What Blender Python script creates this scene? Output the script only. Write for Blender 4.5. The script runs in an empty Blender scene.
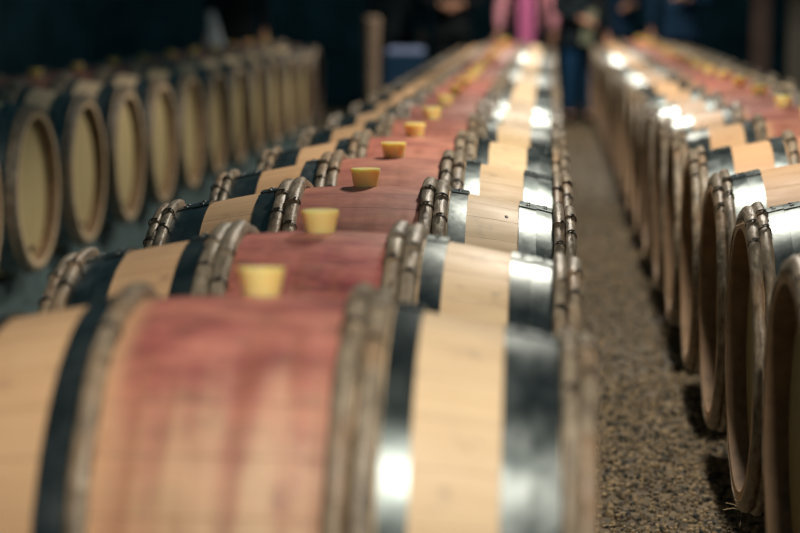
import bpy, bmesh, math, random
from mathutils import Vector, Matrix
PI = math.pi
C = bpy.context.scene.collection
S = 0.926                      # row frame (fitted) to metres
H = 1.18                       # camera height above the floor
def W(x, y, z): return Vector((x*S, y*S, H + z*S))

# ------------------------------------------------------------------ camera
f_px, yaw, pit, rol = 1931.9, -.0767, -.1369, -.0021
F = Vector((math.sin(yaw)*math.cos(pit), math.cos(yaw)*math.cos(pit), math.sin(pit)))
R0 = F.cross(Vector((0, 0, 1))).normalized(); U0 = R0.cross(F)
Rv = R0*math.cos(rol) + U0*math.sin(rol); Uv = U0*math.cos(rol) - R0*math.sin(rol)
cd = bpy.data.cameras.new('camera'); cam = bpy.data.objects.new('camera', cd); C.objects.link(cam)
M = Matrix((Rv, Uv, -F)).transposed().to_4x4(); M.translation = (0, 0, H)
cam.matrix_world = M
cd.sensor_width = 36; cd.lens = f_px/800*36
cd.dof.use_dof = True; cd.dof.focus_distance = 4.0; cd.dof.aperture_fstop = 2.1
cd.clip_end = 100
bpy.context.scene.camera = cam
vs = bpy.context.scene.view_settings
vs.view_transform = 'Standard'; vs.look = 'None'; vs.gamma = 1; vs.use_curve_mapping = False
vs.exposure = 0.22
# ------------------------------------------------------------------ world and lamps
wd = bpy.data.worlds.new('world'); bpy.context.scene.world = wd; wd.use_nodes = True
bgn = wd.node_tree.nodes['Background']
bgn.inputs[0].default_value = (.16, .40, .48, 1); bgn.inputs[1].default_value = .11
def lamp(name, loc, target, size, energy, col=(1, .87, .70), spot=None, blend=.6):
    if spot:
        l = bpy.data.lights.new(name, 'SPOT'); l.spot_size = math.radians(spot); l.spot_blend = blend
        l.shadow_soft_size = size
    else:
        l = bpy.data.lights.new(name, 'AREA'); l.shape = 'DISK'; l.size = size
    l.energy = energy; l.color = col
    o = bpy.data.objects.new(name, l); C.objects.link(o)
    o.location = loc
    o.rotation_euler = (Vector(target) - Vector(loc)).to_track_quat('-Z', 'Y').to_euler()
    return o
def bulb(loc, energy, col=(1, .895, .76), r=.11):
    l = bpy.data.lights.new('ceiling_lamp', 'SPOT'); l.shadow_soft_size = r; l.energy = energy; l.color = col
    l.spot_size = math.radians(129); l.spot_blend = .30                # shaded pendant, points straight down
    o = bpy.data.objects.new('ceiling_lamp', l); C.objects.link(o); o.location = loc
for loc, e in (((.38, .9, 2.5), 215), ((.31, 5.3, 2.3), 150), ((.24, 9.0, 2.3), 155), ((.16, 12.6, 2.3), 105), ((.1, 15.6, 2.4), 85), ((.0, 17.0, 3.0), 230)):
    bulb(loc, e)

# ------------------------------------------------------------------ materials
class NT:
    def __init__(s, name):
        s.m = bpy.data.materials.new(name); s.m.use_nodes = True
        s.t = s.m.node_tree; s.b = s.t.nodes['Principled BSDF']
    def n(s, typ, **kw):
        nd = s.t.nodes.new(typ)
        for k, v in kw.items(): setattr(nd, k, v)
        return nd
    def l(s, a, b): s.t.links.new(a, b)
    def inp(s, sock, v):
        if isinstance(v, (int, float)): sock.default_value = v
        elif isinstance(v, tuple): sock.default_value = v if len(v) == len(sock.default_value) else v + (1,)
        else: s.l(v, sock)
    def math(s, op, a, b=0.0, c=None, clamp=False):
        nd = s.n('ShaderNodeMath', operation=op); nd.use_clamp = clamp
        s.inp(nd.inputs[0], a); s.inp(nd.inputs[1], b)
        if c is not None: s.inp(nd.inputs[2], c)
        return nd.outputs[0]
    def mix(s, fac, a, b, mode='MIX'):
        nd = s.n('ShaderNodeMix', data_type='RGBA', blend_type=mode)
        s.inp(nd.inputs[0], fac); s.inp(nd.inputs[6], a); s.inp(nd.inputs[7], b)
        return nd.outputs[2]
    def rng(s, v, a, b, c=0., d=1., smooth=False):
        nd = s.n('ShaderNodeMapRange'); nd.clamp = True
        if smooth: nd.interpolation_type = 'SMOOTHSTEP'
        s.inp(nd.inputs[0], v)
        for i, q in enumerate((a, b, c, d)): s.inp(nd.inputs[i+1], q)
        return nd.outputs[0]
    def comb(s, x, y, z):
        nd = s.n('ShaderNodeCombineXYZ')
        for i, q in enumerate((x, y, z)): s.inp(nd.inputs[i], q)
        return nd.outputs[0]
    def noise(s, vec, w=None, scale=1., detail=3., rough=.55):
        nd = s.n('ShaderNodeTexNoise', noise_dimensions='4D' if w is not None else '3D')
        s.inp(nd.inputs['Vector'], vec)
        if w is not None: s.inp(nd.inputs['W'], w)
        nd.inputs['Scale'].default_value = scale; nd.inputs['Detail'].default_value = detail
        nd.inputs['Roughness'].default_value = rough
        return nd.outputs[0]
    def bump(s, h, dist=.002, strength=.6):
        nd = s.n('ShaderNodeBump'); nd.inputs['Distance'].default_value = dist
        nd.inputs['Strength'].default_value = strength; s.inp(nd.inputs['Height'], h)
        s.l(nd.outputs[0], s.b.inputs['Normal'])
    def set(s, **kw):
        for k, v in kw.items(): s.inp(s.b.inputs[k.replace('_', ' ')], v)
        return s.m
def coords(k):
    tc = k.n('ShaderNodeTexCoord'); sp = k.n('ShaderNodeSeparateXYZ'); k.l(tc.outputs['Object'], sp.inputs[0])
    return tc.outputs['Object'], sp.outputs
def rand(k): return k.n('ShaderNodeObjectInfo').outputs['Random']

NST = 30
def mat_staves():
    k = NT('oak_staves'); obj, (X, Y, Z) = coords(k); r = rand(k); w = k.math('MULTIPLY', r, 57.)
    ang = k.math('ARCTAN2', Y, Z)                        # 0 at the bung, negative towards the camera
    st = k.math('FLOOR', k.math('MULTIPLY', ang, NST/(2*PI)))
    wn = k.n('ShaderNodeTexWhiteNoise', noise_dimensions='2D'); k.l(k.comb(st, w, 0.), wn.inputs['Vector'])
    pern = wn.outputs['Value']
    grain = k.noise(k.comb(k.math('MULTIPLY', X, 5.), k.math('MULTIPLY', ang, 45.), pern), w, 1., 4, .6)
    broad = k.noise(k.comb(k.math('MULTIPLY', X, 7.), k.math('MULTIPLY', ang, 3.5), 0.), w, 1., 3, .5)
    base = k.mix(k.rng(grain, .3, .7), (.58, .385, .20), (.84, .64, .38))
    base = k.mix(k.rng(broad, .42, .72, 0, .55), base, (.52, .32, .16))
    base = k.mix(k.rng(pern, 0, 1, 0, .30), base, (.86, .67, .41))
    spots = k.noise(obj, w, 22., 3, .6)
    smud = k.math('MULTIPLY', k.rng(spots, .56, .70, 0, .75), k.rng(broad, .40, .6))
    base = k.mix(smud, base, (.15, .12, .09))
    # dimmer light on the -X half, painted in as darker, pinker oak
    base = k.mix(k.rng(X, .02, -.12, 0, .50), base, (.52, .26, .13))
    # wine stain round the bung, running down over the belly
    drip = k.noise(k.comb(k.math('MULTIPLY', X, 26.), k.math('MULTIPLY', ang, 1.3), 0.), w, 1., 2, .5)
    cloud = k.noise(k.comb(k.math('MULTIPLY', X, 6.), k.math('MULTIPLY', ang, 5.), 3.), w, 1., 4, .62)
    aa = k.math('ABSOLUTE', ang)
    lim = k.math('ADD', .35, k.math('MULTIPLY', drip, 1.25))
    s1 = k.math('SUBTRACT', 1., k.rng(k.math('SUBTRACT', aa, lim), -.45, .55, 0, .75, True))
    s1 = k.math('MULTIPLY', s1, k.rng(cloud, .25, .6, .72, 1.))
    mx = k.rng(k.math('ABSOLUTE', X), .115, .165, 1., 0., True)
    st_f = k.math('MULTIPLY', k.math('MULTIPLY', s1, mx), k.math('ADD', .80, k.math('MULTIPLY', r, .18)))
    wine = k.mix(k.rng(cloud, .35, .68), (.52, .135, .130), (.19, .038, .052))
    blot = k.noise(k.comb(k.math('MULTIPLY', X, 11.), k.math('MULTIPLY', ang, 7.), 9.), w, 1., 5, .7)
    wine = k.mix(k.math('MULTIPLY', k.rng(blot, .48, .68), k.math('ADD', .25, k.math('MULTIPLY', r, .6))), wine, (.10, .035, .035))
    wine = k.mix(k.rng(k.math('FRACT', k.math('MULTIPLY', r, 7.3)), .5, 1., 0, .4), wine, (.40, .15, .09))
    base = k.mix(st_f, base, wine)
    base = k.mix(k.math('MULTIPLY', k.math('FRACT', k.math('MULTIPLY', r, 3.7)), k.rng(X, -.10, .04, .08, .5)), base, k.mix(st_f, (.86, .69, .50), wine))  # pale tone held back on the half painted dim
    # dark runs of dried wine over the belly
    run = k.noise(k.comb(k.math('MULTIPLY', X, 30.), k.math('MULTIPLY', ang, .9), 5.), w, 1., 2, .5)
    base = k.mix(k.math('MULTIPLY', k.math('MULTIPLY', k.rng(run, .46, .70, 0, .6), mx), k.rng(aa, .1, .5)), base, (.27, .095, .055))
    # seams
    fr = k.math('FRACT', k.math('MULTIPLY', ang, NST/(2*PI)))
    d = k.math('ABSOLUTE', k.math('SUBTRACT', fr, .5))
    seam = k.rng(d, .485, .499)
    base = k.mix(k.math('MULTIPLY', seam, .6), base, (.10, .05, .035))
    k.bump(k.math('SUBTRACT', k.math('MULTIPLY', grain, .35), seam), .0012, .5)
    return k.set(Base_Color=base, Roughness=k.rng(cloud, .3, .7, .44, .62), Specular_IOR_Level=.28)
def mat_head():
    k = NT('oak_head'); obj, (X, Y, Z) = coords(k); r = rand(k); w = k.math('MULTIPLY', r, 31.)
    pl = k.math('MULTIPLY', Y, 11.)
    fl = k.math('FLOOR', pl); wn = k.n('ShaderNodeTexWhiteNoise', noise_dimensions='2D'); k.l(k.comb(fl, w, 0.), wn.inputs['Vector'])
    g = k.noise(k.comb(0., k.math('MULTIPLY', Y, 60.), k.math('MULTIPLY', Z, 4.)), w, 1., 4)
    base = k.mix(k.rng(g, .3, .7), (.50, .40, .195), (.68, .56, .30))
    base = k.mix(k.math('MULTIPLY', wn.outputs['Value'], .35), base, (.42, .33, .17))
    d = k.math('ABSOLUTE', k.math('SUBTRACT', k.math('FRACT', pl), .5))
    base = k.mix(k.rng(d, .48, .497, 0, .55), base, (.15, .10, .06))
    return k.set(Base_Color=base, Roughness=.65, Specular_IOR_Level=.25)
def mat_steel():
    k = NT('galvanised_steel'); obj, _ = coords(k); w = k.math('MULTIPLY', rand(k), 40.)
    n1 = k.noise(obj, w, 16., 4, .6); n2 = k.noise(obj, w, 70., 2)
    base = k.mix(k.rng(n1, .35, .65), (.09, .115, .115), (.27, .305, .305))
    base = k.mix(k.math('MULTIPLY', rand(k), .75), base, (.085, .105, .105))
    k.bump(n2, .0006, .4)
    return k.set(Base_Color=base, Metallic=.95, Roughness=k.rng(n1, .3, .7, .28, .46))
def mat_bark():
    k = NT('chestnut_bark'); obj, (X, Y, Z) = coords(k); w = k.math('MULTIPLY', rand(k), 40.)
    ang = k.math('ARCTAN2', Y, Z)
    g = k.noise(k.comb(k.math('MULTIPLY', X, 90.), k.math('MULTIPLY', ang, 9.), 0.), w, 1., 4, .6)
    b = k.noise(obj, w, 9., 3)
    base = k.mix(k.rng(g, .32, .68), (.09, .070, .050), (.40, .335, .245))
    base = k.mix(k.rng(b, .5, .75, 0, .6), base, (.36, .20, .09))
    k.bump(k.math('ADD', g, k.noise(obj, w, 60., 3)), .003, .8)
    base = k.mix(k.rng(k.noise(obj, w, 38., 3), .56, .70, 0, .5), base, (.06, .042, .03))
    return k.set(Base_Color=base, Roughness=.45, Specular_IOR_Level=.5)
def plain(name, col, rough=.6, var=.25, scale=30., metal=0., spec=.4, bump=0.):
    k = NT(name); obj, _ = coords(k); n = k.noise(obj, None, scale, 3)
    base = k.mix(k.rng(n, .3, .7), tuple(c*(1-var) for c in col), tuple(min(1, c*(1+var)) for c in col))
    if bump: k.bump(n, bump, .6)
    return k.set(Base_Color=base, Roughness=rough, Metallic=metal, Specular_IOR_Level=spec)
def mat_bung():
    k = NT('silicone'); obj, (X, Y, Z) = coords(k); n = k.noise(obj, None, 14., 2)
    base = k.mix(k.rng(n, .3, .7), (1., .66, .22), (1., .76, .36))
    m = k.set(Base_Color=base, Roughness=.38, Subsurface_Weight=1.)
    k.b.inputs['Subsurface Radius'].default_value = (.9, .55, .15); k.b.inputs['Subsurface Scale'].default_value = .03
    return m
def mat_floor():
    k = NT('gravelly_floor'); obj, _ = coords(k)
    a = k.noise(obj, None, 12., 7, .8); b = k.noise(obj, None, 2.2, 3); c = k.noise(obj, None, 90., 2)
    base = k.mix(k.rng(a, .40, .62), (.018, .018, .015), (.27, .20, .11))
    base = k.mix(k.rng(b, .4, .7, 0, .5), base, (.075, .07, .058))
    base = k.mix(k.rng(c, .62, .72, 0, .7), base, (.30, .26, .19))
    k.bump(a, .012, .8)
    return k.set(Base_Color=base, Roughness=.7)
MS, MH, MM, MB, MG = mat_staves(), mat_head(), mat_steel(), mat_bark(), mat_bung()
M_wire = plain('dark_wicker', (.035, .028, .022), .5)
M_chime = plain('weathered_oak', (.26, .165, .095), .7, .25, 26.)
M_rivet = plain('rivet_steel', (.10, .11, .11), .4, metal=.7)
M_straw = plain('straw', (.55, .42, .25), .7)
M_timber = plain('rail_timber', (.14, .09, .055), .7, scale=12.)

# ------------------------------------------------------------------ mesh helpers
def link(name, bm, mat, parent=None, smooth=True, loc=None):
    bmesh.ops.recalc_face_normals(bm, faces=bm.faces)
    me = bpy.data.meshes.new(name); bm.to_mesh(me); bm.free()
    if smooth:
        for p in me.polygons: p.use_smooth = True
        me.set_sharp_from_angle(angle=math.radians(38))
    me.materials.append(mat)
    o = bpy.data.objects.new(name, me); C.objects.link(o)
    if parent: o.parent = parent
    if loc is not None: o.location = loc
    return o
def ring_bm(bm, prof, a0=0., a1=2*PI, n=120, wob=None):
    """sweep closed profile [(x, r)] about the X axis; angle 0 is up, negative towards -Y"""
    full = abs(a1 - a0 - 2*PI) < 1e-6; m = n if full else n + 1; rows = []
    for i in range(m):
        a = a0 + (a1 - a0)*i/n; q = []
        for (x, r) in prof:
            dx, dr = wob(a) if wob else (0, 0)
            q.append(bm.verts.new((x + dx, math.sin(a)*(r + dr), math.cos(a)*(r + dr))))
        rows.append(q)
    L = len(prof)
    for i in range(n if full else n):
        A, B = rows[i], rows[(i+1) % m]
        for j in range(L):
            bm.faces.new((A[j], A[(j+1) % L], B[(j+1) % L], B[j]))
    if not full:
        bm.faces.new(rows[0]); bm.faces.new(rows[-1])
def add_box(bm, c, s, rot=None):
    ret = bmesh.ops.create_cube(bm, size=1.)
    for v in ret['verts']:
        p = Vector((v.co.x*s[0], v.co.y*s[1], v.co.z*s[2]))
        if rot: p = rot @ p
        v.co = p + Vector(c)
def add_tube(bm, pts, r, seg=6):
    pts = [Vector(p) for p in pts]; rows = []
    for i, p in enumerate(pts):
        t = (pts[min(i+1, len(pts)-1)] - pts[max(i-1, 0)]).normalized()
        u = t.orthogonal().normalized(); v = t.cross(u)
        if i and rows:
            u0 = (rows[-1][0].co - pts[i-1]); u = (u0 - t*u0.dot(t)).normalized(); v = t.cross(u)
        rr = r[i] if isinstance(r, (list, tuple)) else r
        rows.append([bm.verts.new(p + (u*math.cos(2*PI*j/seg) + v*math.sin(2*PI*j/seg))*rr) for j in range(seg)])
    for A, B in zip(rows, rows[1:]):
        for j in range(seg): bm.faces.new((A[j], A[(j+1) % seg], B[(j+1) % seg], B[j]))
    bm.faces.new(rows[0]); bm.faces.new(rows[-1])
def tag(o, label, cat, group=None, kind=None):
    o['label'] = label; o['category'] = cat
    if group: o['group'] = group
    if kind: o['kind'] = kind
def struct(name, bm, mat, smooth=False):
    o = link(name, bm, mat, smooth=smooth); o['kind'] = 'structure'; return o
def empty(name, loc, rot=(0, 0, 0)):
    o = bpy.data.objects.new(name, None); C.objects.link(o); o.location = loc; o.rotation_euler = rot
    o.empty_display_size = .1; return o

# ------------------------------------------------------------------ the room
M_floor = mat_floor()
M_slab = plain('worn_concrete', (.10, .15, .155), .6, .35, 5., bump=.004)
M_wall = plain('dark_stone', (.085, .19, .23), .85, .45, 2.5, bump=.02)
bm = bmesh.new(); add_box(bm, (0, 10.5, -.05), (14, 27, .1)); struct('floor', bm, M_floor)
bm = bmesh.new(); add_box(bm, (-2.0, 8.6, .004), (2.3, 17.2, .012)); struct('trim_1', bm, M_slab)
bm = bmesh.new(); add_box(bm, (0, 22.6, 1.7), (14, .3, 3.4)); struct('wall_back', bm, M_wall)
bm = bmesh.new(); add_box(bm, (-5.2, 10.5, 1.7), (.3, 24, 3.4)); struct('wall_left', bm, M_wall)
bm = bmesh.new(); add_box(bm, (5.2, 10.5, 1.7), (.3, 24, 3.4)); struct('wall_right', bm, M_wall)

# loose gravel trodden into the aisle floor: one object nobody could count
def gravel():
    rg = random.Random(11); base = bmesh.new(); bmesh.ops.create_icosphere(base, subdivisions=1, radius=1.)
    bv = [v.co.copy() for v in base.verts]; bf = [[v.index for v in f.verts] for f in base.faces]; base.free()
    vv, ff = [], []
    for n, y0, y1 in ((9000, 2.2, 6.0), (6500, 6.0, 11.0), (3500, 11.0, 18.5)):
        for _ in range(n):
            x = rg.uniform(-.03, .50); y = rg.uniform(y0, y1); r = rg.uniform(.003, .0085)*(1 if rg.random() < .93 else 1.6)
            q = Matrix.Rotation(rg.uniform(0, 6.3), 3, Vector((rg.uniform(-1, 1), rg.uniform(-1, 1), 1)).normalized())
            sc = (r*rg.uniform(.8, 1.4), r*rg.uniform(.8, 1.3), r*rg.uniform(.6, .95)); k = len(vv)
            for c in bv:
                p = q @ Vector((c.x*sc[0], c.y*sc[1], c.z*sc[2])); vv.append((x+p.x, y+p.y, r*.35+p.z))
            ff.extend([[k+i for i in t] for t in bf])
    me = bpy.data.meshes.new('gravel'); me.from_pydata(vv, [], ff)
    kk = NT('gravel_stones'); obj, _ = coords(kk)
    wn = kk.n('ShaderNodeTexVoronoi'); kk.l(obj, wn.inputs['Vector']); wn.inputs['Scale'].default_value = 70.
    sp = kk.n('ShaderNodeSeparateXYZ'); kk.l(wn.outputs['Color'], sp.inputs[0])
    base_c = kk.mix(kk.rng(sp.outputs[0], .15, .95), (.022, .024, .022), (.40, .30, .17))
    me.materials.append(kk.set(Base_Color=base_c, Roughness=.75))
    o = bpy.data.objects.new('gravel', me); C.objects.link(o)
    tag(o, 'fine brown gravel trodden into the aisle floor between middle and right rows', 'gravel', kind='stuff')
gravel()
# ------------------------------------------------------------------ the barrel
HL, RB, RH = .475*S, .3849*S, .3122*S
def rad(x): return RB - (RB - RH)*(abs(x)/HL)**2
def barrel_body():
    bm = bmesh.new(); n = NST*6; rows = []
    nx = 28; xs = [-HL + 2*HL*i/nx for i in range(nx+1)]
    head_x = HL - .042
    prof = [(x, rad(x), 1) for x in xs]
    inner = [(HL, RH-.020, 0), (HL-.012, RH-.024, 0), (head_x-.01, RH-.018, 0)]
    prof = [(-a, b, c) for a, b, c in reversed(inner)] + prof + inner
    for i in range(n):
        a = 2*PI*i/n; t = abs(((i % 6)/6.)); seam = (i % 6) == 0
        rows.append([bm.verts.new((x, math.sin(a)*(r - (.0009 if seam and c else 0)), math.cos(a)*(r - (.0009 if seam and c else 0)))) for x, r, c in prof])
    L = len(prof)
    for i in range(n):
        A, B = rows[i], rows[(i+1) % n]
        for j in range(L-1): bm.faces.new((A[j], A[j+1], B[j+1], B[j]))
    return bm
def head_bm(s):
    bm = bmesh.new(); x = s*(HL - .042)
    r = RH - .0175
    ring_bm(bm, [(x - s*.018, .0001), (x - s*.018, r), (x - s*.004, r), (x, r-.012), (x, .0001)], n=96)
    return bm
rng = random.Random(7)
def wood_hoop(x, wd, lap, seed):
    """half-round split chestnut pole bent round the barrel, ends lapped"""
    rg = random.Random(seed); ph = [rg.random()*6.28 for _ in range(4)]
    bm = bmesh.new(); r0 = rad(x); hw = wd/2
    slope = (rad(x+.01) - rad(x-.01))/.02
    def prof(scale=1., lift=0.):
        out = [(x - hw*scale, r0 + .0008 - hw*slope + lift)]
        for t in range(0, 9):
            b = PI*t/8
            out.append((x - hw*scale*math.cos(b), r0 + lift + .003 + .0160*scale*math.sin(b)**.62 - hw*math.cos(b)*slope))
        out.append((x + hw*scale, r0 + .0008 + hw*slope + lift))
        return out
    def wob(a): return (.0011*math.sin(3*a+ph[0]) + .0007*math.sin(11*a+ph[1]), .0014*math.sin(5*a+ph[2]) + .0010*math.sin(17*a+ph[3]) + .001)
    ring_bm(bm, prof(.97), n=120, wob=wob)
    ring_bm(bm, prof(1.0, .0045), lap, lap + math.radians(24), n=14, wob=wob)       # the lapped end
    return bm
def binding(x, wd, a, turns=2, lift=.0045):
    bm = bmesh.new(); r0 = rad(x); hw = wd/2
    for t in range(turns):
        aa = a + (t - turns/2)*.0045; pts = []
        for j in range(15):
            b = PI*j/14
            xx = x - (hw+.0008)*math.cos(b); rr = r0 + .0045 + lift + .0158*max(0, math.sin(b))**.62
            pts.append((xx, math.sin(aa)*rr, math.cos(aa)*rr))
        add_tube(bm, pts, .0012, 5)
    # twisted tail of the withy
    c = Vector((x, math.sin(a)*(r0+.024), math.cos(a)*(r0+.024)))
    add_tube(bm, [c + Vector((-.006, 0, -.001)), c + Vector((.002, .004, .001)), c + Vector((.007, -.004, .001)), c + Vector((.002, -.008, -.002))], .0018, 5)
    return bm
def steel_hoop(x0, x1, lap):
    bm = bmesh.new(); g = .0012; t = .0026
    n = 4; xs = [x0 + (x1-x0)*i/n for i in range(n+1)]
    prof = [(x, rad(x)+g+t) for x in xs] + [(x, rad(x)+g-.0008) for x in reversed(xs)]
    ring_bm(bm, prof, n=128)
    prof = [(x, rad(x)+g+2*t+.0004) for x in xs] + [(x, rad(x)+g+t-.0003) for x in reversed(xs)]
    ring_bm(bm, prof, lap, lap + .19, n=8)
    return bm
def rivet(x0, x1, lap, da):
    bm = bmesh.new(); xc = (x0+x1)/2; r = rad(xc)+.0062; out = []
    for _ in (0,):
        a = lap + da; m = Matrix.Rotation(-a, 4, 'X') @ Matrix.Translation((xc, 0, r))
        ret = bmesh.ops.create_uvsphere(bm, u_segments=10, v_segments=6, radius=.0052)
        for v in ret['verts']:
            v.co.z *= .7; v.co = m @ v.co
    return bm
# ring angle convention: y = sin(a): negative angle faces the camera
BARREL_MESHES = {}
def make_barrel(name):
    root = empty(name, (0, 0, 0))
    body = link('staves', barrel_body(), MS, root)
    body.data.materials.append(M_chime)
    for p in body.data.polygons:                                          # the inside of the chime is weathered brown
        if abs(p.center.x) > HL - .07 and math.hypot(p.center.y, p.center.z) < rad(abs(p.center.x)) - .012: p.material_index = 1
    for s in (-1, 1): link('head', head_bm(s), MH, root)
    k = S
    lapw = [(-.42, 1), (-.30, 2), (-.26, 3), (-.38, 4), (-.24, 5), (-.34, 6), (-.42, 7), (-.28, 8)]
    i = 0
    for s in (-1, 1):
        for x in (.1475, .1785, .4400, .4640):
            wd = (.0305 if x < .3 else .0250)*k*1.02; xx = s*x*k; lap = lapw[i][0]
            h = link('wooden_hoop', wood_hoop(xx, wd, lap, i), MB, root)
            link('hoop_binding', binding(xx, wd, lap + .02), M_wire, h)
            link('hoop_binding', binding(xx, wd, lap - .20, 2, 0.), M_wire, h)
            i += 1
        for j, (a, b) in enumerate(((.197, .236), (.351, .3888), (.3892, .427))):
            a *= k*s; b *= k*s
            if a > b: a, b = b, a
            lap = (-.10, -.16, -.13)[j]
            h = link('steel_hoop', steel_hoop(a, b, lap), MM, root)
            for da in (.045, .135): link('rivet', rivet(a, b, lap, da), M_rivet, h)
    bm = bmesh.new()                                                     # tapered bung standing proud
    ring_prof = [(0, -.01), (.0240, -.01), (.0250, 0), (.0312, .032), (.0316, .0355), (.0305, .0375), (0, .0370)]
    N = 32; rows = []
    for (r, z) in ring_prof:
        if r == 0: rows.append([bm.verts.new((0, 0, RB+z))]); continue
        rows.append([bm.verts.new((r*math.cos(2*PI*j/N), r*math.sin(2*PI*j/N), RB+z)) for j in range(N)])
    for A, B in zip(rows, rows[1:]):
        for j in range(N):
            if len(A) == 1: bm.faces.new((A[0], B[(j+1) % N], B[j]))
            elif len(B) == 1: bm.faces.new((A[j], A[(j+1) % N], B[0]))
            else: bm.faces.new((A[j], A[(j+1) % N], B[(j+1) % N], B[j]))
    link('bung', bm, MG, root)
    return root
proto = make_barrel('wine_barrel')
def copy_barrel(detail):
    r = proto.copy(); C.objects.link(r)
    for ch in list(proto.children):
        c = ch.copy(); C.objects.link(c); c.parent = r
        if detail:
            for g in ch.children:
                d = g.copy(); C.objects.link(d); d.parent = c
    return r
first = True
def place(X, Y, Z, label, group, detail=True, roll=0., rz=0., ry=0.):
    global first
    o = proto if first else copy_barrel(detail); first = False
    o.location = W(X, Y, Z); o.rotation_euler = (roll, ry, rz)
    tag(o, label, 'barrel', group); return o
ordn = ['', 'first', 'second', 'third', 'fourth', 'fifth', 'sixth', 'seventh', 'eighth', 'ninth', 'tenth', 'eleventh', 'twelfth',
        'thirteenth', 'fourteenth', 'fifteenth', 'sixteenth', 'seventeenth', 'eighteenth', 'nineteenth', 'twentieth']
def nth_label(kind, i, n, near, far):
    if i == 1: return near
    if i == n: return far
    row, look = kind
    if i <= n - 4: return '%s barrel from the near end of the %s row, %s' % (ordn[i], row, look)
    return '%s barrel from the far end of the %s row, %s' % (ordn[n + 1 - i], row, look)

# middle row
CY = [2.6644, 3.479, 4.3640, 5.1720, 5.9982, 6.9127, 7.8056, 8.6864, 9.5571]
while len(CY) < 20: CY.append(CY[-1] + .868)
XC, ZC = -.4141, -.804
croll = [-.12, -.02, -.01, -.01, 0, .02, -.02, .03, .05, 0, -.03, .04, 0, -.04, .03, .02, -.03, .01, .02, 0]
crz = [.012, -.012, .004, .006, -.004, .008, -.006, .004, 0, .006, -.004]
clab = {1: 'large blurred wine barrel nearest the camera, pink belly, cut off by frame bottom',
        2: 'wine barrel with blotched dark red belly, directly behind the large blurred nearest one',
        3: 'sharply focused wine barrel, reddish belly, black dot on the pale oak near its right end',
        4: 'brownish red bellied wine barrel directly behind the sharply focused one in the middle row'}
for i in range(1, 21):
    lab = clab.get(i) or nth_label(('middle', 'red belly, yellow bung'), i, 20, '', 'last barrel of the middle row, in front of the person in pink')
    o = place(XC + (.001 if i == 1 else 0), CY[i-1], ZC + (.004 if i == 1 else 0), lab, 'wine barrels in the middle row', i <= 9, croll[i-1], (crz + [0]*20)[i-1], .014 if i == 1 else 0.)
o1 = [q for q in bpy.data.objects if q.get('label') == clab[1]][0]
for ch in [c for c in o1.children if c.name.startswith('wooden_hoop')][0:1]:          # the nearest barrel has a single hoop left of its belly
    for g in ch.children: bpy.data.objects.remove(g)
    bpy.data.objects.remove(ch)
o3 = [q for q in bpy.data.objects if q.get('label') == clab[3]][0]
bm = bmesh.new(); xk, ak = .323*S, math.radians(-20.5)
bmesh.ops.create_uvsphere(bm, u_segments=12, v_segments=8, radius=1.)
for v in bm.verts: v.co = Matrix.Rotation(-ak, 3, 'X') @ Vector((v.co.x*.0042, v.co.y*.0060, v.co.z*.0012 + rad(xk))) + Vector((xk, 0, 0))
o_k = link('knot', bm, M_wire, o3); o_k['label'] = 'black knot dot'
M_brown = plain('dark_brown_oak', (.085, .050, .035), .7, .3, 9.)  # darker brown oak for the last barrel of the left row
# left row
LX, LZ = -2.0547 - .475, -.7552
LY0, LS = 6.8053, .8653
for i in range(0, 13):
    lab = nth_label(('left', 'pale round head'), i + 1, 13, 'nearest barrel of the left row, cut off by the left edge of the frame', 'last barrel at the far end of the left row, darker brown than the others')
    o = place(LX, LY0 + LS*i, LZ, lab, 'barrels in the left row', False, rng.uniform(-.05, .05), rng.uniform(-.008, .008))
    bm = bmesh.new(); bmesh.ops.create_cone(bm, cap_ends=True, segments=14, radius1=.015, radius2=.012, depth=.014)
    bmesh.ops.rotate(bm, verts=bm.verts, cent=(0, 0, 0), matrix=Matrix.Rotation(PI/2, 3, 'Y'))
    for v in bm.verts: v.co += Vector((HL - .036, .0, -RH + .062))
    link('head_plug', bm, M_wire, o)
    if i == 12:
        for ch in o.children:
            if ch.name.startswith(('staves', 'head')) and 'plug' not in ch.name:
                ch.data = ch.data.copy(); ch.data.materials.clear(); ch.data.materials.append(M_brown)
# right row
RX, RZ = .4252 + .475, -.791
RY = [3.43, 4.2595, 5.0917, 5.9081, 6.7531, 7.5613]
while len(RY) < 20: RY.append(RY[-1] + .86)
for i in range(1, 21):
    lab = {2: 'barrel at the right edge with riveted steel hoops and straw tufts on its end hoop'}.get(i) or \
        nth_label(('right', 'steel hoops'), i, 20, 'nearest barrel of the right row, mostly cut off by the right edge', 'last barrel at the far end of the right row')
    o = place(RX, RY[i-1], RZ, lab, 'barrels in the right row', i <= 9, rng.uniform(-.06, .06) , rng.uniform(-.012, .012))
    if i == 2:
        bm = bmesh.new(); rg = random.Random(3)
        for (a, n) in ((-PI+.15, 9), (-.35, 6)):
            c = Vector((-HL+.008, math.sin(a)*(RH+.018), math.cos(a)*(RH+.018)))
            for q in range(n):
                d = Vector((rg.uniform(-1, .3), rg.uniform(-1, 1), rg.uniform(-.6, 1))).normalized()*rg.uniform(.02, .05)
                add_tube(bm, [c, c + d*.5 + Vector((0, 0, .004)), c + d], .0008, 4)
        link('straw_tuft', bm, M_straw, o)

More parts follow.
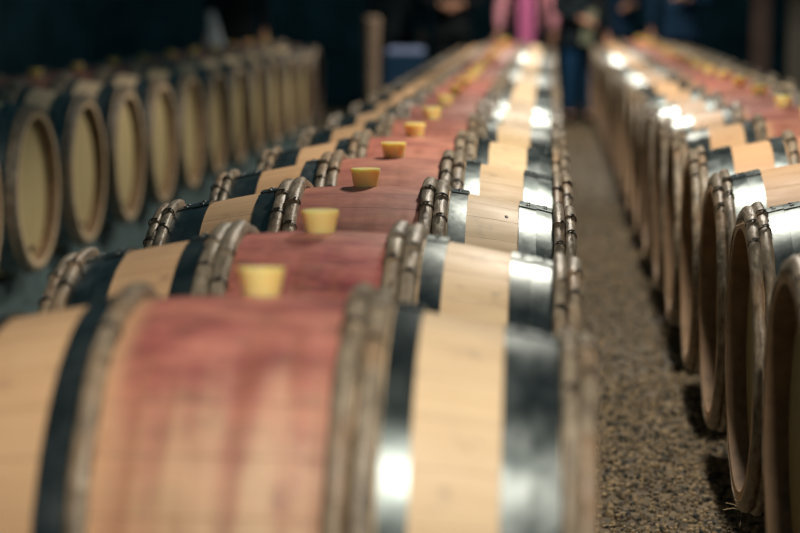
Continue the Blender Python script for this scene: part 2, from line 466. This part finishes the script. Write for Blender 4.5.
# bearers under the rows
def rail(X, Z, y0, y1, dx, label, mat):
    bm = bmesh.new(); top = (H + Z*S) - rad(.2295) - .001
    add_box(bm, ((y0*0 + X*S + dx), (y0+y1)/2*S, top/2), (.085, (y1-y0)*S, top))
    bmesh.ops.bevel(bm, geom=bm.edges[:], offset=.006, segments=2, affect='EDGES')
    tag(link('concrete_bearer' if mat is M_slab else 'timber_bearer', bm, mat, smooth=False), label, 'beam')
for X, Z, y0, y1, nm in ((XC, ZC, 2.2, 19.6, 'middle'), (LX, LZ, 6.3, 17.7, 'left'), (RX, RZ, 2.9, 20.0, 'right')):
    rail(X, Z, y0, y1, -.272, '%s bearer on the floor under the left ends of the %s row of barrels' % (('grey concrete', nm) if nm == 'left' else ('timber', nm)), M_slab if nm == 'left' else M_timber)
    rail(X, Z, y0, y1, .272, '%s bearer on the floor under the right ends of the %s row of barrels' % (('grey concrete', nm) if nm == 'left' else ('timber', nm)), M_slab if nm == 'left' else M_timber)

# ------------------------------------------------------------------ people at the far end
def skin_mesh(name, nodes, edges, mat, parent, sub=2, extra=None):
    """nodes: {key: (co, rx, ry)}"""
    keys = list(nodes); me = bpy.data.meshes.new(name)
    me.from_pydata([nodes[q][0] for q in keys], [(keys.index(a), keys.index(b)) for a, b in edges], [])
    o = bpy.data.objects.new(name, me); C.objects.link(o)
    m = o.modifiers.new('skin', 'SKIN'); m.use_smooth_shade = True
    if not me.skin_vertices: bpy.context.view_layer.objects.active = o
    lay = me.skin_vertices[0].data if me.skin_vertices else None
    if lay is None:
        me.attributes  # keep api happy
    for i, q in enumerate(keys):
        lay[i].radius = (nodes[q][1], nodes[q][2]); lay[i].use_root = (i == 0)
    s = o.modifiers.new('sub', 'SUBSURF'); s.levels = sub; s.render_levels = sub
    dg = bpy.context.evaluated_depsgraph_get(); ev = o.evaluated_get(dg)
    me2 = bpy.data.meshes.new_from_object(ev); bpy.data.objects.remove(o)
    bm = bmesh.new(); bm.from_mesh(me2)
    if extra: extra(bm)
    return link(name, bm, mat, parent)
M_skin = plain('skin', (.62, .34, .23), .5, .06)
def cloth(name, col): return plain(name, col, .85, .12, 60., spec=.15)
def ell(bm, c, r, u=20, v=14, rot=None, cut=None):
    ret = bmesh.ops.create_uvsphere(bm, u_segments=u, v_segments=v, radius=1.)
    for w in ret['verts']:
        p = Vector((w.co.x*r[0], w.co.y*r[1], w.co.z*r[2]))
        if rot: p = rot @ p
        w.co = p + Vector(c)
    return ret['verts']
def person(x, y, label, top, legs, hair=(.03, .02, .015), height=1.72, face=PI, hand_z=1.12, hands=((-.10, .30), (.10, .30)), arm_down=(False, False), hem=None):
    """faces -Y (the camera) when face == PI; local frame faces +Y"""
    k = height/1.72
    root = empty('person', (x*S, y*S, 0), (0, 0, face)); tag(root, label, 'person', None)
    V = lambda a, b, c: Vector((a*k, b*k, c*k))
    wr = []
    for s, dn, (hx, hy) in zip((-1, 1), arm_down, hands):
        wr.append(V(s*.27, .03, .86) if dn else Vector((hx, hy - .06, hand_z)))
    el = []
    for s, dn, wv in zip((-1, 1), arm_down, wr):
        el.append(V(s*.26, -.02, 1.10) if dn else V(s*.27, .06, 1.10) + Vector((0, 0, max(0, (hand_z - 1.1))*.3)))
    N = {'pel': (V(0, 0, .95), .150*k, .105*k), 'wai': (V(0, 0, 1.10), .125*k, .095*k), 'che': (V(0, -.01, 1.28), .155*k, .105*k),
         'nb': (V(0, -.01, 1.42), .10*k, .075*k), 'nk': (V(0, 0, 1.48), .055*k, .055*k), 'hd0': (V(0, .015, 1.54), .062*k, .075*k),
         'hd1': (V(0, .015, 1.62), .076*k, .095*k), 'hd2': (V(0, .0, 1.69), .060*k, .075*k)}
    Ed = [('pel', 'wai'), ('wai', 'che'), ('che', 'nb'), ('nb', 'nk'), ('nk', 'hd0'), ('hd0', 'hd1'), ('hd1', 'hd2')]
    for i, s in enumerate((-1, 1)):
        t = 'LR'[i]
        N['sh'+t] = (V(s*.175, -.01, 1.385), .055*k, .058*k); N['el'+t] = (el[i], .042*k, .042*k); N['wr'+t] = (wr[i], .027*k, .025*k)
        Ed += [('nb', 'sh'+t), ('sh'+t, 'el'+t), ('el'+t, 'wr'+t)]
        N['hi'+t] = (V(s*.09, 0, .88), .085*k, .09*k); N['kn'+t] = (V(s*.10, .01, .49), .055*k, .058*k); N['an'+t] = (V(s*.10, -.02, .09), .038*k, .040*k)
        N['to'+t] = (V(s*.115, .13, .035), .036*k, .025*k)
        Ed += [('pel', 'hi'+t), ('hi'+t, 'kn'+t), ('kn'+t, 'an'+t), ('an'+t, 'to'+t)]
    def hand_and_face(bm):
        for i, s in enumerate((-1, 1)):
            d = (wr[i] - el[i]).normalized(); side = d.cross(Vector((0, 0, 1)))
            if side.length < .2: side = d.cross(Vector((0, 1, 0)))
            side.normalize(); up = side.cross(d)
            add_tube(bm, [wr[i], wr[i]+d*.03, wr[i]+d*.065, wr[i]+d*.09], [.024, .032, .038, .034], 10)
            for q, ln in enumerate((.068, .078, .073, .055)):
                b0 = wr[i] + d*.083 + side*(.030 - q*.020); cur = -up
                add_tube(bm, [b0, b0 + d*ln*.45, b0 + d*ln*.75 + cur*ln*.25, b0 + d*ln*.85 + cur*ln*.6], [.0095, .009, .008, .006], 7)
            b0 = wr[i] + d*.035 + side*(.03)
            add_tube(bm, [b0, b0 + side*.022 + d*.022 - up*.01, b0 + side*.026 + d*.05 - up*.02], [.012, .010, .008], 7)
        ell(bm, V(0, .112, 1.605), (.014*k, .018*k, .024*k), 10, 8)
        for s in (-1, 1):
            ell(bm, V(s*.078, .0, 1.61), (.010*k, .018*k, .030*k), 10, 8)
            ell(bm, V(s*.031, .098, 1.625), (.014*k, .009*k, .008*k), 10, 8)
        ell(bm, V(0, .100, 1.563), (.025*k, .010*k, .007*k), 10, 8)
    skin_mesh('body', N, Ed, M_skin, root, 2, hand_and_face)
    g = 1.16
    T = {q: (v[0], v[1]*g + .006, v[2]*g + .010) for q, v in N.items() if q in ('pel', 'wai', 'che', 'nb', 'shL', 'shR', 'elL', 'elR')}
    T['nb'] = (N['nb'][0] - Vector((0, 0, .012)), .095*k, .082*k)
    TE = [('pel', 'wai'), ('wai', 'che'), ('che', 'nb')]
    for i in range(2):
        t = 'LR'[i]; T['cu'+t] = (el[i].lerp(wr[i], .93), .038*k, .038*k)
        TE += [('nb', 'sh'+t), ('sh'+t, 'el'+t), ('el'+t, 'cu'+t)]
    T['low'] = (V(0, 0, hem or .84), .135*k, .105*k); TE.append(('pel', 'low'))
    skin_mesh('jacket', T, TE, top, root, 2)
    P = {q: (N[q][0], N[q][1]*1.14 + .006, N[q][2]*1.14 + .006) for q in ('pel', 'hiL', 'hiR', 'knL', 'knR', 'anL', 'anR')}
    P['pel'] = (N['pel'][0], .125*k, .095*k); P['top'] = (V(0, 0, 1.04), .115*k, .085*k)
    skin_mesh('trousers', P, [('pel', 'top'), ('pel', 'hiL'), ('hiL', 'knL'), ('knL', 'anL'), ('pel', 'hiR'), ('hiR', 'knR'), ('knR', 'anR')], legs, root, 2)
    for s in (-1, 1):
        bm = bmesh.new(); vv = ell(bm, V(s*.108, .055, .045), (.052*k, .15*k, .052*k))
        for w in vv: w.co.z = max(w.co.z, 0.0)
        link('shoe', bm, M_shoe, root)
    bm = bmesh.new(); vv = ell(bm, V(0, -.012, 1.655), (.092*k, .112*k, .098*k), 24, 18)
    bmesh.ops.delete(bm, geom=[w for w in bm.verts if w.co.y > .055*k and w.co.z < 1.69*k], context='VERTS')
    link('hair', bm, plain('hair', hair, .5), root)
    return root
M_shoe = plain('shoe_leather', (.02, .018, .016), .4)
M_dark = cloth('dark_wool', (.012, .020, .026)); M_navy = cloth('navy_cotton', (.010, .035, .075))
M_jean = cloth('blue_denim', (.012, .055, .13)); M_black = cloth('black_cotton', (.010, .013, .016))
M_pink = cloth('pink_knit', (.80, .36, .44)); M_mag = cloth('magenta_knit', (.62, .16, .36))
M_grey = cloth('grey_green_wool', (.16, .19, .17)); M_white = cloth('white_linen', (.62, .70, .75))
def px(x, Y): return (x - 548)*Y/1932
pp = person(px(526, 20.6), 20.6, 'person in a pink jacket with a magenta front and dark straps behind the middle row', M_pink, M_black, (.10, .05, .03), 1.74,
            hand_z=1.0, hands=((-.16, .20), (.16, .20)), arm_down=(True, True), hem=.74)
bm = bmesh.new()                                   # magenta front panel and two dark straps over the chest
def panel(bm, x0, x1, z0, z1, off, th=.012):
    n = 10; f = []; b = []
    for i in range(n+1):
        z = z0 + (z1-z0)*i/n
        for x in (x0, (x0+x1)/2, x1):
            yy = .118 + off + .020*math.sin(PI*min(1, max(0, (z-.9)/.6))) - .6*x*x + .040*max(0, (1.08-z)/.35)
            f.append(bm.verts.new((x, yy, z))); b.append(bm.verts.new((x, yy-th-.05, z)))
    for i in range(n):
        for j in range(2):
            a = i*3+j
            bm.faces.new((f[a], f[a+1], f[a+4], f[a+3])); bm.faces.new((b[a], b[a+3], b[a+4], b[a+1]))
        bm.faces.new((f[i*3], f[i*3+3], b[i*3+3], b[i*3])); bm.faces.new((f[i*3+2], b[i*3+2], b[i*3+5], f[i*3+5]))
    for i in (0, n):
        for j in range(2):
            a = i*3+j; bm.faces.new((f[a], f[a+1], b[a+1], b[a]))
panel(bm, -.080, .080, .72, 1.40, .040); link('front_panel', bm, M_mag, pp)
for s in (-1, 1):
    bm = bmesh.new(); panel(bm, min(s*.076, s*.124), max(s*.076, s*.124), .72, 1.42, .062); link('strap', bm, M_black, pp)
person(px(612, 21.5), 21.5, 'person in dark navy with both hands raised together, behind the right row', M_navy, M_black, height=1.78, hand_z=1.13, hands=((-.17, .24), (.17, .24)))
p_scarf = person(px(579, 20.2), 20.2, 'person in a grey jacket and blue jeans at the far end of the aisle', M_dark, M_jean, (.12, .08, .05), 1.68, face=PI+.3, hand_z=1.0, hands=((-.2, .2), (.05, .26)), arm_down=(True, False))
person(px(676, 20.6), 20.6, 'person in a blue jacket with one hand raised at the far right', M_navy, M_black, height=1.75, hand_z=1.20, hands=((-.05, .26), (.2, .2)), arm_down=(False, True))
person(px(452, 20.8), 20.9, 'person in black with clasped hands, left of the one in pink', M_black, M_black, height=1.80, hand_z=1.14, hands=((-.09, .26), (.09, .26)))
person(px(395, 21.2), 21.4, 'person in black standing behind the crate, between left and middle rows', M_dark, M_black, height=1.76, arm_down=(True, True))
person(px(233, 20.2), 20.4, 'dark clothed person beyond the left row, beside the hanging white cloth', M_black, M_black, height=1.75, arm_down=(True, True))
# scarf held near the aisle end
def slab(name, c, s, mat, label, cat, rot=None, bev=.01, wave=0.):
    bm = bmesh.new(); add_box(bm, (0, 0, 0), s, rot)
    bmesh.ops.bevel(bm, geom=bm.edges[:], offset=bev, segments=2, affect='EDGES')
    o = link(name, bm, mat, loc=c); tag(o, label, cat); return o
def hanging(name, x0, x1, y, z0, z1, mat, label, cat, taper=.5, lean=0.):
    bm = bmesh.new(); n, m = 14, 12; F_, B_ = [], []
    for i in range(n+1):
        t = i/n; z = z0 + (z1-z0)*t; wdt = (x1-x0)*(1 - (1-taper)*t)/2; xc = (x0+x1)/2 + lean*(t-.5)
        for j in range(m+1):
            u = j/m*2-1; yy = .018*math.sin(u*7 + t*2)*(1-.4*t)
            F_.append(bm.verts.new((xc + u*wdt, y + yy, z))); B_.append(bm.verts.new((xc + u*wdt, y + yy + .012, z)))
    q = m+1
    for i in range(n):
        for j in range(m):
            a = i*q+j
            bm.faces.new((F_[a], F_[a+1], F_[a+q+1], F_[a+q])); bm.faces.new((B_[a], B_[a+q], B_[a+q+1], B_[a+1]))
        bm.faces.new((F_[i*q], F_[i*q+q], B_[i*q+q], B_[i*q])); a = i*q+m; bm.faces.new((F_[a], B_[a], B_[a+q], F_[a+q]))
    for j in range(m):
        bm.faces.new((F_[j], B_[j], B_[j+1], F_[j+1])); a = n*q+j; bm.faces.new((F_[a], F_[a+1], B_[a+1], B_[a]))
    o = link(name, bm, mat); tag(o, label, cat); return o
def at(x, y, Y):
    return W(px(x, Y), Y, -(y - 2)*Y/1932)
M_scarf = cloth('pale_green_wool', (.30, .33, .24))
a, b = at(581, 45, 19.97), at(592, 12, 19.97)
sc = hanging('scarf', a.x, b.x + .02, a.y, a.z, b.z, M_scarf, 'pale grey green scarf hanging from the person at the aisle end', 'scarf', .7, .06)
for q in ('label', 'category'): del sc[q]
bpy.context.view_layer.update(); sc.parent = p_scarf; sc.matrix_parent_inverse = p_scarf.matrix_world.inverted(); sc['label'] = 'pale grey green scarf'
a, b = at(204, 47, 20), at(220, 12, 20)
hanging('hanging_cloth', a.x, b.x, a.y, a.z, b.z, M_white, 'narrow white cloth hanging beyond the left row of barrels', 'cloth', .45, -.05)
bm = bmesh.new(); c = at(211, 12, 20)
add_tube(bm, [(c.x-.02, c.y + .06, 0), (c.x-.02, c.y+.06, c.z+.02)], .015, 10); add_tube(bm, [(c.x-.02, c.y+.06, c.z+.012), (c.x-.02, c.y, c.z+.012)], .01, 8); add_tube(bm, [(c.x-.12, c.y, c.z+.012), (c.x+.08, c.y, c.z+.012)], .01, 8)
tag(link('cloth_stand', bm, M_black), 'thin black stand carrying the narrow white cloth', 'stand')
# pale topped crate and post between the left and middle rows
c = at(405, 53, 20.4)
M_crate = plain('blue_plastic', (.012, .05, .11), .5)
bm = bmesh.new(); hh = c.z - .02
add_box(bm, (0, 0, hh/2), (.40, .34, hh)); bmesh.ops.bevel(bm, geom=bm.edges[:], offset=.012, segments=2, affect='EDGES')
for zz in (.18, .38, .56):
    add_box(bm, (0, 0, zz), (.415, .355, .022))
tag(link('crate', bm, M_crate, loc=(c.x, c.y, 0)), 'tall dark blue crate between the left and middle rows, pale cloth on top', 'crate')
M_pale = cloth('pale_blue_linen', (.42, .52, .80))
slab('folded_cloth', (c.x + .01, c.y, c.z + .012), (.36, .26, .06), M_pale, 'pale blue folded cloth lying on the dark blue crate', 'cloth', None, .015)
bm = bmesh.new(); p0 = at(372, 18, 19.6)
add_tube(bm, [(0, 0, 0), (0, 0, p0.z*.5), (0, 0, p0.z - .10), (0, 0, p0.z-.09), (0, 0, p0.z - .02), (0, 0, p0.z)], [.058, .068, .076, .086, .086, .07], 16)
M_post = plain('pale_timber', (.30, .22, .16), .7, scale=14.)
tag(link('wooden_post', bm, M_post, loc=(p0.x, p0.y, 0)), 'pale brown round wooden post standing beyond the gap between left and middle rows', 'post')
bm = bmesh.new(); p0 = at(755, 18, 20.8)
add_box(bm, (p0.x, p0.y, 1.7), (.17, .17, 3.4)); M_post2 = plain('brown_timber', (.10, .065, .055), .7, scale=9.); struct('trim_2', bm, M_post2)
bm = bmesh.new(); p0 = at(803, 18, 21)
add_tube(bm, [(p0.x, p0.y, 0), (p0.x, p0.y, 3.4)], .24, 24); M_pil = plain('stone_pillar', (.13, .12, .10), .85, scale=6.); struct('trim_3', bm, M_pil, True)
